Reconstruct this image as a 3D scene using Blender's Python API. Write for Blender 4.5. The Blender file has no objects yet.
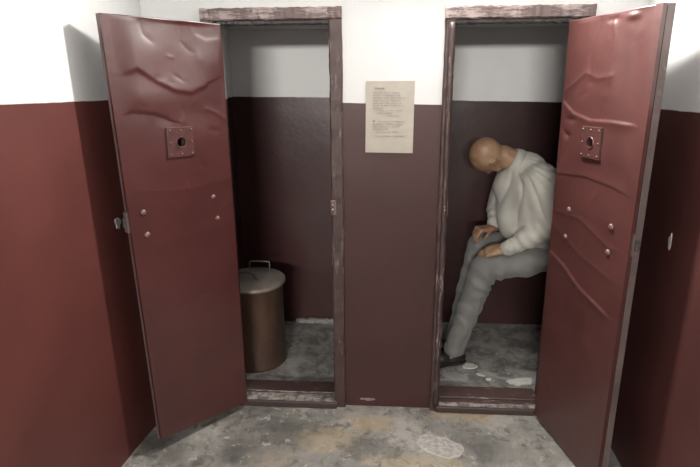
import bpy, bmesh, math, random
import numpy as np
from mathutils import Vector, Matrix
random.seed(7)
sc = bpy.context.scene
COL = sc.collection

# ------------------------------------------------------------------ camera
cam_d = bpy.data.cameras.new('camera'); cam = bpy.data.objects.new('camera', cam_d); COL.objects.link(cam)
R_ = Vector((0.99759072, 0.06903603, -0.00684036)); U_ = Vector((-0.01362236, 0.29161485, 0.95643882))
F_ = Vector((-0.06802349, 0.9540413, -0.29185271))
m = Matrix.Identity(4)
for i in range(3):
    m[i][0] = R_[i]; m[i][1] = U_[i]; m[i][2] = -F_[i]
m.translation = Vector((0, -2.4905, 1.7))
cam.matrix_world = m
cam_d.sensor_width = 36; cam_d.lens = 28.38; cam_d.clip_start = .02
sc.camera = cam

# ------------------------------------------------------------------ light and exposure
w = bpy.data.worlds.new('world'); sc.world = w; w.use_nodes = True
w.node_tree.nodes['Background'].inputs[0].default_value = (.8, .82, .85, 1)
w.node_tree.nodes['Background'].inputs[1].default_value = .008
sc.view_settings.view_transform = 'Standard'; sc.view_settings.look = 'None'
sc.view_settings.gamma = 1; sc.view_settings.use_curve_mapping = False
sc.view_settings.exposure = 0.0

def area(name, loc, target, sx, sy, power, col=(1, .96, .9)):
    d = bpy.data.lights.new(name, 'AREA'); d.shape = 'RECTANGLE'; d.size = sx; d.size_y = sy
    d.energy = power; d.color = col
    o = bpy.data.objects.new(name, d); COL.objects.link(o); o.location = loc
    o.rotation_euler = (Vector(target) - Vector(loc)).to_track_quat('-Z', 'Y').to_euler()
    return o
area('bulkhead_lamp_over_doors', (.20, -.13, 2.36), (.20, -1.13, 2.05), .22, .12, 125)
area('corridor_lamp_far', (-.45, -6.6, 2.28), (0, 0, 1.3), 1.3, .22, 280)

# ------------------------------------------------------------------ node helpers
def mat(name):
    M = bpy.data.materials.new(name); M.use_nodes = True
    nt = M.node_tree; b = nt.nodes['Principled BSDF']
    return M, nt, b
def N(nt, t, **kw):
    n = nt.nodes.new(t)
    for k, v in kw.items(): setattr(n, k, v)
    return n
def L(nt, a, b): nt.links.new(a, b)
def coords(nt): return N(nt, 'ShaderNodeTexCoord').outputs['Object']
def noise(nt, co, scale, detail=4, rough=.55, dist=0, stretch=None):
    n = N(nt, 'ShaderNodeTexNoise'); n.inputs['Scale'].default_value = scale
    n.inputs['Detail'].default_value = detail; n.inputs['Roughness'].default_value = rough
    n.inputs['Distortion'].default_value = dist
    if stretch:
        mp = N(nt, 'ShaderNodeMapping'); mp.inputs['Scale'].default_value = stretch
        L(nt, co, mp.inputs[0]); co = mp.outputs[0]
    L(nt, co, n.inputs['Vector']); return n.outputs['Fac']
def ramp(nt, fac, p0, p1):
    r = N(nt, 'ShaderNodeMapRange', interpolation_type='SMOOTHSTEP')
    r.inputs['From Min'].default_value = p0; r.inputs['From Max'].default_value = p1
    L(nt, fac, r.inputs['Value']); return r.outputs['Result']
def mix(nt, fac, a, b):
    x = N(nt, 'ShaderNodeMix', data_type='RGBA')
    if isinstance(fac, (int, float)): x.inputs['Factor'].default_value = fac
    else: L(nt, fac, x.inputs['Factor'])
    for s, v in (('A', a), ('B', b)):
        i = [q for q in x.inputs if q.name == s and q.type == 'RGBA'][0]
        if isinstance(v, tuple): i.default_value = (*v, 1) if len(v) == 3 else v
        else: L(nt, v, i)
    return [q for q in x.outputs if q.type == 'RGBA'][0]
def mth(nt, op, a, b=None, c=None):
    x = N(nt, 'ShaderNodeMath', operation=op)
    for i, v in enumerate((a, b, c)):
        if v is None: continue
        if isinstance(v, (int, float)): x.inputs[i].default_value = v
        else: L(nt, v, x.inputs[i])
    return x.outputs[0]
def bump(nt, b, h, strength, dist=.002):
    x = N(nt, 'ShaderNodeBump'); x.inputs['Strength'].default_value = strength; x.inputs['Distance'].default_value = dist
    L(nt, h, x.inputs['Height']); L(nt, x.outputs[0], b.inputs['Normal'])
def sep(nt, co):
    s = N(nt, 'ShaderNodeSeparateXYZ'); L(nt, co, s.inputs[0]); return s.outputs

RED = (.048, .020, .019); RED2 = (.115, .034, .031)
def wall_mat(name, zline, slope=(0, 0), red=RED, rough=.42, white=.50, spec=.28):
    """white limewash above a line of gloss oil paint"""
    M, nt, b = mat(name); co = coords(nt); x, y, z = sep(nt, co)
    zz = mth(nt, 'ADD', z, mth(nt, 'MULTIPLY', noise(nt, co, 9), .007))
    zz = mth(nt, 'ADD', zz, mth(nt, 'MULTIPLY', y, -slope[0]))
    zz = mth(nt, 'ADD', zz, mth(nt, 'MULTIPLY', x, -slope[1]))
    f = ramp(nt, zz, zline + .001, zline + .0045)
    n1 = noise(nt, co, 3.2, 5); n2 = noise(nt, co, 45, 3)
    rc = mix(nt, ramp(nt, n1, .3, .7), red, tuple(c * .82 for c in red))
    # scuffs where the oil paint has been rubbed through
    sc_ = mth(nt, 'MULTIPLY', ramp(nt, noise(nt, co, 24, 6, .7), .70, .76), ramp(nt, noise(nt, co, 2.5), .5, .6))
    rc = mix(nt, mth(nt, 'MULTIPLY', sc_, .35), rc, (.34, .26, .24))
    wc = mix(nt, ramp(nt, noise(nt, co, 2, 4), .3, .75), (white, white, white), (white * .91, white * .915, white * .925))
    L(nt, mix(nt, f, rc, wc), b.inputs['Base Color'])
    L(nt, mth(nt, 'ADD', mth(nt, 'MULTIPLY', f, .45), rough), b.inputs['Roughness'])
    b.inputs['Specular IOR Level'].default_value = spec
    h = mth(nt, 'ADD', mth(nt, 'MULTIPLY', n1, 1.5), mth(nt, 'MULTIPLY', n2, .22))
    h = mth(nt, 'ADD', h, mth(nt, 'MULTIPLY', f, -.3))
    bump(nt, b, h, .35, .005)
    return M

# ------------------------------------------------------------------ mesh helpers
def mesh_obj(name, verts, faces, material, parent=None, smooth=False, loc=None):
    me = bpy.data.meshes.new(name); me.from_pydata([tuple(map(float, v)) for v in verts], [], faces); me.update()
    if material: me.materials.append(material)
    o = bpy.data.objects.new(name, me); COL.objects.link(o)
    if smooth:
        for p in me.polygons: p.use_smooth = True
    if parent: o.parent = parent
    if loc: o.location = loc
    return o
def bm_obj(name, bm, material, parent=None, smooth=False, loc=None):
    bmesh.ops.recalc_face_normals(bm, faces=bm.faces)
    me = bpy.data.meshes.new(name); bm.to_mesh(me); bm.free()
    if material: me.materials.append(material)
    o = bpy.data.objects.new(name, me); COL.objects.link(o)
    if smooth:
        for p in me.polygons: p.use_smooth = True
    if parent: o.parent = parent
    if loc: o.location = loc
    return o
def add_box(bm, lo, hi, bev=0):
    r = bmesh.ops.create_cube(bm, size=1)
    vs = r['verts']
    for v in vs:
        v.co = Vector([lo[i] + (v.co[i] + .5) * (hi[i] - lo[i]) for i in range(3)])
    if bev:
        es = list({e for v in vs for e in v.link_edges})
        bmesh.ops.bevel(bm, geom=es, offset=bev, segments=2, affect='EDGES', profile=.6)
def add_tube(bm, pts, r, seg=10, cap=True, closed=False):
    pts = [Vector(p) for p in pts]; n = len(pts); rings = []
    up = Vector((0, 0, 1))
    for i, p in enumerate(pts):
        d = (pts[min(i + 1, n - 1)] - pts[max(i - 1, 0)]).normalized()
        a = d.cross(up)
        if a.length < .1: a = d.cross(Vector((0, 1, 0)))
        a.normalize(); bb = d.cross(a)
        rr = r[i] if isinstance(r, (list, tuple)) else r
        rings.append([bm.verts.new(p + (a * math.cos(t) + bb * math.sin(t)) * rr) for t in [2 * math.pi * k / seg for k in range(seg)]])
    for i in range(n - 1):
        for k in range(seg):
            bm.faces.new((rings[i][k], rings[i][(k + 1) % seg], rings[i + 1][(k + 1) % seg], rings[i + 1][k]))
    if cap:
        bm.faces.new(rings[0]); bm.faces.new(rings[-1])
def lathe(bm, prof, seg=48, center=(0, 0), capb=True, capt=True, wob=None):
    rings = []
    for (r, z) in prof:
        rings.append([bm.verts.new((center[0] + r * math.cos(t), center[1] + r * math.sin(t), z)) for t in [2 * math.pi * k / seg for k in range(seg)]])
    for i in range(len(prof) - 1):
        for k in range(seg):
            bm.faces.new((rings[i][k], rings[i][(k + 1) % seg], rings[i + 1][(k + 1) % seg], rings[i + 1][k]))
    if capb: bm.faces.new(rings[0])
    if capt: bm.faces.new(rings[-1])
def struct(o, label=None):
    o['kind'] = 'structure'
    if label: o['label'] = label
    return o
def tag(o, label, cat, group=None, kind=None):
    o['label'] = label; o['category'] = cat
    if group: o['group'] = group
    if kind: o['kind'] = kind
    return o
def empty(name, loc=(0, 0, 0)):
    o = bpy.data.objects.new(name, None); COL.objects.link(o); o.location = loc; o.empty_display_size = .1
    return o

# ------------------------------------------------------------------ materials
def floor_mat(name):
    M, nt, b = mat(name); co = coords(nt); x, y, z = sep(nt, co)
    big = noise(nt, co, 2.6, 7, .62, .6); mid = noise(nt, co, 13, 9, .74, .9); fine = noise(nt, co, 70, 4, .6)
    c = mix(nt, ramp(nt, big, .33, .66), (.094, .089, .081), (.245, .232, .212))
    c = mix(nt, mth(nt, 'MULTIPLY', ramp(nt, mid, .50, .64), .8), c, (.060, .054, .049))
    c = mix(nt, mth(nt, 'MULTIPLY', ramp(nt, noise(nt, co, 19, 8, .76, .5), .55, .66), .75), c, (.34, .325, .30))
    def spot(cx, cy, rx, ry, wob, soft=.25, ang=0, nscale=8):
        dx = mth(nt, 'SUBTRACT', x, cx); dy = mth(nt, 'SUBTRACT', y, cy)
        ca, sa = math.cos(ang), math.sin(ang)
        u = mth(nt, 'ADD', mth(nt, 'MULTIPLY', dx, ca), mth(nt, 'MULTIPLY', dy, sa))
        v = mth(nt, 'ADD', mth(nt, 'MULTIPLY', dx, -sa), mth(nt, 'MULTIPLY', dy, ca))
        u = mth(nt, 'DIVIDE', u, rx); v = mth(nt, 'DIVIDE', v, ry)
        # superellipse
        d = mth(nt, 'ADD', mth(nt, 'POWER', mth(nt, 'ABSOLUTE', u), 2.6), mth(nt, 'POWER', mth(nt, 'ABSOLUTE', v), 2.6))
        d = mth(nt, 'ADD', d, mth(nt, 'MULTIPLY', mth(nt, 'SUBTRACT', noise(nt, co, nscale, 5, .65), .5), wob))
        return mth(nt, 'SUBTRACT', 1, ramp(nt, d, 1 - soft, 1 + soft)), d
    for (cx, cy, rx, ry, k) in ((-.08, -.15, .12, .06, .7), (-.26, -.28, .14, .09, .6), (.40, .0, .17, .10, .8), (.12, -.42, .22, .06, .55), (-.75, -.62, .1, .12, .45), (-.5, -.45, .1, .07, .3)):
        s, _ = spot(cx, cy, rx, ry, 7.5, .9, 0, 15); k *= .75
        c = mix(nt, mth(nt, 'MULTIPLY', s, k), c, (.27, .205, .118))
    for (cx, cy, rx, ry, k) in ((-.05, -.33, .14, .07, .75), (-.45, -.2, .16, .05, .5), (.55, -.30, .14, .1, .45), (.30, -.17, .12, .05, .4), (-.66, -.42, .1, .06, .5), (.0, -.52, .3, .05, .5)):
        s, _ = spot(cx, cy, rx, ry, 8.5, .95, 0, 14); k *= .75
        c = mix(nt, mth(nt, 'MULTIPLY', s, k), c, (.045, .042, .039))
    s, d = spot(.255, -.295, .104, .068, 2.0, .14, -.45, 13)
    c = mix(nt, mth(nt, 'MULTIPLY', s, .9), c, mix(nt, ramp(nt, noise(nt, co, 48, 5, .7), .38, .62), (.19, .18, .165), (.33, .315, .29)))
    rim = mth(nt, 'MULTIPLY', ramp(nt, d, .62, .9), mth(nt, 'SUBTRACT', 1, ramp(nt, d, 1., 1.12)))
    c = mix(nt, mth(nt, 'MULTIPLY', rim, .4), c, (.38, .36, .33))
    # inside the cells: worn grey floor, with small flakes of the old white coat
    cell = ramp(nt, y, .10, .22)
    c = mix(nt, mth(nt, 'MULTIPLY', cell, .75), c, mix(nt, ramp(nt, noise(nt, co, 8, 9, .72, .4), .36, .62), (.13, .126, .12), (.42, .41, .39)))
    sp = mth(nt, 'MULTIPLY', ramp(nt, noise(nt, co, 17, 3, .5, 1.), .70, .72), cell)
    c = mix(nt, mth(nt, 'MULTIPLY', sp, .8), c, (.62, .61, .58))
    dk = mth(nt, 'MULTIPLY', ramp(nt, noise(nt, co, 11, 4, .6), .60, .66), cell)
    c = mix(nt, mth(nt, 'MULTIPLY', dk, .6), c, (.08, .075, .07))
    L(nt, c, b.inputs['Base Color'])
    L(nt, mth(nt, 'ADD', mth(nt, 'MULTIPLY', mid, .4), .35), b.inputs['Roughness'])
    h = mth(nt, 'ADD', mth(nt, 'MULTIPLY', mid, 1.), mth(nt, 'MULTIPLY', fine, .35))
    h = mth(nt, 'ADD', h, mth(nt, 'MULTIPLY', s, .7))
    bump(nt, b, h, .6, .006)
    return M
M_floor = floor_mat('worn_concrete')

def chipped_wood(name, base, under, amount, rough=.5, stretch=(1, 1, .12), bs=.9):
    M, nt, b = mat(name); co = coords(nt)
    g = noise(nt, co, 55, 6, .7, 0, stretch); n = noise(nt, co, 7, 5, .6)
    g = mth(nt, 'ADD', mth(nt, 'MULTIPLY', g, .65), mth(nt, 'MULTIPLY', noise(nt, co, 210, 4, .7, 0, stretch), .35))
    f = ramp(nt, mth(nt, 'ADD', g, mth(nt, 'MULTIPLY', n, .6)), amount - .05, amount + .09)
    c = mix(nt, ramp(nt, n, .3, .7), base, tuple(v * .6 for v in base))
    L(nt, mix(nt, f, c, under), b.inputs['Base Color'])
    b.inputs['Roughness'].default_value = rough
    bump(nt, b, mth(nt, 'ADD', mth(nt, 'MULTIPLY', g, -1), mth(nt, 'MULTIPLY', n, .6)), bs, .004)
    return M
M_frame = chipped_wood('chipped_door_frame_paint', (.052, .027, .025), (.19, .135, .125), .90)
M_head = chipped_wood('chipped_lintel_paint', (.095, .062, .058), (.26, .205, .195), .80, stretch=(.12, 1, 1))
M_edge = chipped_wood('door_edge', (.13, .095, .09), (.30, .25, .23), .93)
M_inner = chipped_wood('inner_jamb_paint', (.05, .045, .042), (.25, .24, .23), .99)
def sill_mat(b0):
    M, nt, b = mat('worn_sill'); co = coords(nt); x, y, z = sep(nt, co)
    g = noise(nt, co, 22, 6, .7, .4, (.4, 1.5, 1)); 
    yy = mth(nt, 'ADD', y, mth(nt, 'MULTIPLY', mth(nt, 'SUBTRACT', g, .5), .022))
    back = ramp(nt, yy, b0, b0 + .007)
    gap = mth(nt, 'MULTIPLY', ramp(nt, yy, .044, .048), mth(nt, 'SUBTRACT', 1, ramp(nt, yy, .052, .056)))
    front = mth(nt, 'SUBTRACT', 1, ramp(nt, yy, -.030, -.022))
    g2 = noise(nt, co, 30, 5, .65)
    worn = mix(nt, ramp(nt, g2, .38, .6), (.09, .07, .064), (.26, .245, .225))
    red = mix(nt, ramp(nt, g, .58, .68), (.060, .033, .030), (.20, .17, .155))
    c = mix(nt, back, worn, red); c = mix(nt, gap, c, (.05, .04, .04))
    c = mix(nt, front, c, (.035, .020, .019))
    zz = ramp(nt, z, .026, .032); c = mix(nt, zz, (.035, .020, .019), c)
    L(nt, c, b.inputs['Base Color']); b.inputs['Roughness'].default_value = .55
    bump(nt, b, g, .7, .004); return M
M_sill = {'trim_1': sill_mat(.055), 'trim_2': sill_mat(.002)}

def sheet_mat(name, base, rough=.3):
    M, nt, b = mat(name); co = coords(nt)
    n1 = noise(nt, co, 5, 5, .6); n2 = noise(nt, co, 60, 4, .7); n3 = noise(nt, co, 26, 6, .75)
    c = mix(nt, ramp(nt, n1, .3, .72), base, tuple(v * .75 for v in base))
    scr = mth(nt, 'MULTIPLY', ramp(nt, n3, .70, .74), ramp(nt, noise(nt, co, 3.1), .5, .62))
    c = mix(nt, mth(nt, 'MULTIPLY', scr, .28), c, (.30, .2, .18))
    L(nt, c, b.inputs['Base Color'])
    L(nt, mth(nt, 'ADD', mth(nt, 'MULTIPLY', n2, .18), rough), b.inputs['Roughness'])
    b.inputs['Specular IOR Level'].default_value = .8
    bump(nt, b, mth(nt, 'ADD', mth(nt, 'MULTIPLY', n1, .6), mth(nt, 'MULTIPLY', n2, .1)), .35, .004)
    return M
M_sheetL = sheet_mat('red_sheet_metal', (.056, .0150, .0140), .25)
M_sheetR = sheet_mat('red_sheet_metal_bright', (.070, .024, .022), .26)
def plain(name, col, rough=.5, metal=0, nscale=0, namt=.25, bs=0):
    M, nt, b = mat(name); b.inputs['Roughness'].default_value = rough; b.inputs['Metallic'].default_value = metal
    if nscale:
        co = coords(nt); n = noise(nt, co, nscale, 5, .65)
        L(nt, mix(nt, ramp(nt, n, .3, .7), col, tuple(v * (1 - namt) for v in col)), b.inputs['Base Color'])
        if bs: bump(nt, b, n, bs, .003)
    else: b.inputs['Base Color'].default_value = (*col, 1)
    return M
M_plate = plain('plate_paint', (.070, .027, .025), .35, 0, 60, .35, .3)
M_bolt = plain('worn_bolt', (.17, .10, .09), .35, .2, 80, .4)
M_rivet = plain('painted_rivet', (.09, .045, .04), .35)
M_steel = plain('bare_steel', (.36, .33, .31), .4, .8, 60, .5)
M_strike = plain('rubbed_strike_metal', (.16, .10, .092), .45, .2, 90, .6)
M_latch = plain('dull_latch_steel', (.10, .09, .085), .5, .4, 60, .4)
M_dark = plain('dark_hole', (.012, .011, .011), .8)
M_white = plain('limewash', (.52, .52, .52), .9, 0, 3, .08)
M_plaster = plain('bare_plaster', (.50, .48, .45), .9, 0, 60, .3, .4)
M_flake = plain('white_paint_flake', (.60, .59, .56), .8, 0, 40, .15, .3)

# ------------------------------------------------------------------ structure
LEFT_X0, RIGHT_X0 = -1.075, 1.045           # corners with the front wall
def quad_prism(pts2, z0, z1):               # footprint polygon -> prism
    bm = bmesh.new()
    lo = [bm.verts.new((*p, z0)) for p in pts2]; hi = [bm.verts.new((*p, z1)) for p in pts2]
    n = len(pts2)
    for i in range(n): bm.faces.new((lo[i], lo[(i + 1) % n], hi[(i + 1) % n], hi[i]))
    bm.faces.new(lo[::-1]); bm.faces.new(hi)
    return bm
HC = 2.62
o = struct(bm_obj('floor', quad_prism([(-2.2, -7.2), (1.9, -7.2), (1.9, 1.4), (-2.2, 1.4)], -.08, 0), M_floor), 'worn grey concrete floor with ochre stains')
struct(bm_obj('ceiling', quad_prism([(-2.2, -7.2), (1.9, -7.2), (1.9, 0), (-2.2, 0)], HC, HC + .08), M_white), 'white corridor ceiling')

# front wall: a pier, two flanks and the part over the doorways
OL = (-.762, -.245); OR = (.258, .79); OT = 1.895; TH = .13
M_wf = wall_mat('front_wall_paint', 1.537, (0, -.022), white=.52)
bm = bmesh.new()
for lo, hi in (((-2.2, 0, 0), (OL[0], TH, OT)), ((OL[1], 0, 0), (OR[0], TH, OT)), ((OR[1], 0, 0), (1.9, TH, OT)), ((-2.2, 0, OT), (1.9, TH, HC + .08))):
    add_box(bm, lo, hi)
bmesh.ops.remove_doubles(bm, verts=bm.verts, dist=1e-5)
wf = struct(bm_obj('wall_front', bm, M_wf), 'front wall, white over dark red, with two cell doorways')
# side walls of the corridor, slightly out of square
M_wl = wall_mat('left_wall_paint', 1.562, (-.036, 0), (.088, .027, .0235), .42)
M_wr = wall_mat('right_wall_paint', 1.524, (-.030, 0), (.066, .024, .022), .42)
struct(bm_obj('wall_left', quad_prism([(LEFT_X0, 0), (-1.110, -.12), (-1.137, -.27), (-1.156, -.42), (-1.170, -.58), (-1.181, -.78), (-1.190, -1.05), (-1.198, -1.5), (-1.205, -2.2), (-1.24, -7.2), (-1.8, -7.2), (-1.8, 0)], 0, HC), M_wl), 'left corridor wall, white over red')
struct(bm_obj('wall_right', quad_prism([(RIGHT_X0, 0), (1.04, -.55), (1.07, -3.2), (1.10, -7.2), (1.6, -7.2), (1.6, 0)][::-1], 0, HC), M_wr), 'right corridor wall, white over red')
struct(bm_obj('wall_back', quad_prism([(-1.62, -7.2), (1.3, -7.2), (1.3, -7.05), (-1.62, -7.05)], 0, HC), M_wr), 'end wall of the corridor')
# cells
CZ = 1.905; CY = .965
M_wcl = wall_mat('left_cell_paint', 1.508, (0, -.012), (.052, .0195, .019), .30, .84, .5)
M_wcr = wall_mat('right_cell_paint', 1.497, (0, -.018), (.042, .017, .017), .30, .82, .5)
bm = bmesh.new(); add_box(bm, (-1.1, CY, 0), (-.02, CY + .1, CZ)); struct(bm_obj('wall_cell_back', bm, M_wcl), 'back wall of the left cell')
bm = bmesh.new(); add_box(bm, (-.02, CY + .04, 0), (1.5, CY + .14, CZ)); struct(bm_obj('wall_cell_back', bm, M_wcr), 'back wall of the right cell')
bm = bmesh.new(); add_box(bm, (-1.1, TH, 0), (-.965, CY, CZ)); struct(bm_obj('wall_cell_left', bm, M_wcl), 'left wall of the left cell')
bm = bmesh.new(); add_box(bm, (-.10, TH, 0), (-.02, CY, CZ)); struct(bm_obj('wall_cell_partition', bm, M_wcl), 'right wall of the left cell')
bm = bmesh.new(); add_box(bm, (-.02, TH, 0), (.06, CY + .04, CZ)); struct(bm_obj('wall_cell_partition', bm, M_wcr), 'left wall of the right cell')
bm = bmesh.new(); add_box(bm, (1.32, TH, 0), (1.5, CY + .04, CZ)); struct(bm_obj('wall_cell_right', bm, M_wcr), 'right wall of the right cell')
bm = bmesh.new(); add_box(bm, (-1.1, TH, CZ), (1.5, CY + .14, CZ + .1)); struct(bm_obj('ceiling_cell', bm, M_white), 'low white ceiling of the cells')
# rough light skirting at the back of the left cell
bm = bmesh.new(); random.seed(3)
n = 28
for i in range(n):
    x0 = -.62 + i * .51 / n; hh = .028 + random.uniform(-.006, .006)
    add_box(bm, (x0, CY - .022 + random.uniform(-.003, .003), 0), (x0 + .51 / n + .001, CY, hh))
struct(bm_obj('baseboard_back', bm, plain('rough_mortar', (.34, .325, .305), .95, 0, 45, .5, .8)), 'rough pale mortar strip at the foot of the left cell wall')

# ------------------------------------------------------------------ door frames
def jitter_box(bm, lo, hi, seed, amp=.0025, axis=2, n=40, bev=.006):
    """a hand-planed board: a box cut along its length with slightly wandering faces"""
    rnd = random.Random(seed); ring = []
    a = axis; o1, o2 = [i for i in range(3) if i != a]
    for i in range(n + 1):
        t = i / n; r = []
        j = [rnd.uniform(-amp, amp) for _ in range(8)]
        c1 = [lo[o1], hi[o1]]; c2 = [lo[o2], hi[o2]]
        pts = [(c1[0] + bev, c2[0]), (c1[1] - bev, c2[0]), (c1[1], c2[0] + bev), (c1[1], c2[1] - bev), (c1[1] - bev, c2[1]), (c1[0] + bev, c2[1]), (c1[0], c2[1] - bev), (c1[0], c2[0] + bev)]
        for k, (p, q) in enumerate(pts):
            v = [0, 0, 0]; v[a] = lo[a] + t * (hi[a] - lo[a]); v[o1] = p + j[k] * .8; v[o2] = q + j[(k + 3) % 8] * .8
            r.append(bm.verts.new(v))
        ring.append(r)
    for i in range(n):
        for k in range(8): bm.faces.new((ring[i][k], ring[i][(k + 1) % 8], ring[i + 1][(k + 1) % 8], ring[i + 1][k]))
    bm.faces.new(ring[0]); bm.faces.new(ring[-1])
FY = -.022
def frame(name, xl, xr, zt, hinge_left, label, xl_in, xr_in, zin, seed):
    root = empty(name, ((xl + xr) / 2, 0, 0)); struct(root, label)
    cx = (xl + xr) / 2
    def put(nm, bm, mt):
        bmesh.ops.translate(bm, verts=bm.verts, vec=(-cx, 0, 0))
        return bm_obj(nm, bm, mt, root)
    bm = bmesh.new(); jitter_box(bm, (xl, FY, 0), (xl_in, .012, zin), seed); put('jamb', bm, M_frame)
    bm = bmesh.new(); jitter_box(bm, (xr_in, FY, 0), (xr, .012, zin), seed + 1); put('jamb', bm, M_frame)
    bm = bmesh.new(); jitter_box(bm, (xl, FY - .004, zin), (xr, .012, zt), seed + 2, axis=0); put('head_board', bm, M_head)
    # rebate lining inside the opening
    bm = bmesh.new()
    jitter_box(bm, (xl_in - .020, .006, .0), (xl_in + .002, .05, zin - .002), seed + 3)
    put('lining', bm, M_inner if hinge_left else M_frame)
    bm = bmesh.new(); jitter_box(bm, (xr_in - .002, .006, .0), (xr_in + .020, .05, zin - .002), seed + 4)
    put('lining', bm, M_frame if hinge_left else M_inner)
    bm = bmesh.new(); jitter_box(bm, (xl_in, .006, zin - .018), (xr_in, .05, zin + .01), seed + 5, axis=0)
    put('lining', bm, M_inner)
    # sill: two worn boards and a dark lip
    bm = bmesh.new(); jitter_box(bm, (xl_in - .012, FY - .018, 0), (xr_in + .012, .046, .034), seed + 6, .0015, 0, 30, .004)
    jitter_box(bm, (xl_in - .012, .052, 0), (xr_in + .012, TH + .03, .036), seed + 7, .0015, 0, 30, .004); put('sill', bm, M_sill[name])
    # strike plate with bent staple on the closing jamb
    jx = (xr_in + .012) if hinge_left else (xl_in - .012)
    bm = bmesh.new(); add_box(bm, (jx - .014, FY - .006, 1.035), (jx + .012, FY + .001, 1.105), .002)
    p = put('strike_plate', bm, M_strike); p['label'] = 'worn bare metal strike plate'
    bm = bmesh.new(); z0 = 1.045
    add_tube(bm, [(jx - .006, FY - .004, z0), (jx - .006, FY - .018, z0 + .004), (jx - .004, FY - .022, z0 + .02), (jx - .004, FY - .018, z0 + .036), (jx - .004, FY - .004, z0 + .04)], .004, 8)
    bm2 = bm; q = bm_obj('staple', (bmesh.ops.translate(bm2, verts=bm2.verts, vec=(-cx, 0, 0)), bm2)[1], M_steel, p)
    return root
frame('trim_1', -.812, -.205, 1.935, True, 'chipped dark red wooden frame of the left doorway', -.758, -.262, 1.885, 10)
frame('trim_2', .228, .832, 1.93, False, 'chipped dark red wooden frame of the right doorway', .272, .775, 1.88, 40)
# half-round beading on the left jamb of the right doorway
bm = bmesh.new()
rnd = random.Random(5)
pts = [(.020 - .3085 + .0 , FY - .002, z) for z in np.linspace(.03, 1.872, 50)]
t2 = [o for o in bpy.data.objects if o.name == 'trim_2'][0]
pts = [(.256 - t2.location.x + rnd.uniform(-.0012, .0012), FY - .001, z) for z in np.linspace(.03, 1.868, 60)]
add_tube(bm, pts, [.0135 + rnd.uniform(-.001, .001) for _ in pts], 12)
bd = bm_obj('beading', bm, chipped_wood('chipped_beading', (.050, .028, .026), (.26, .20, .185), .89), t2, True)

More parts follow.
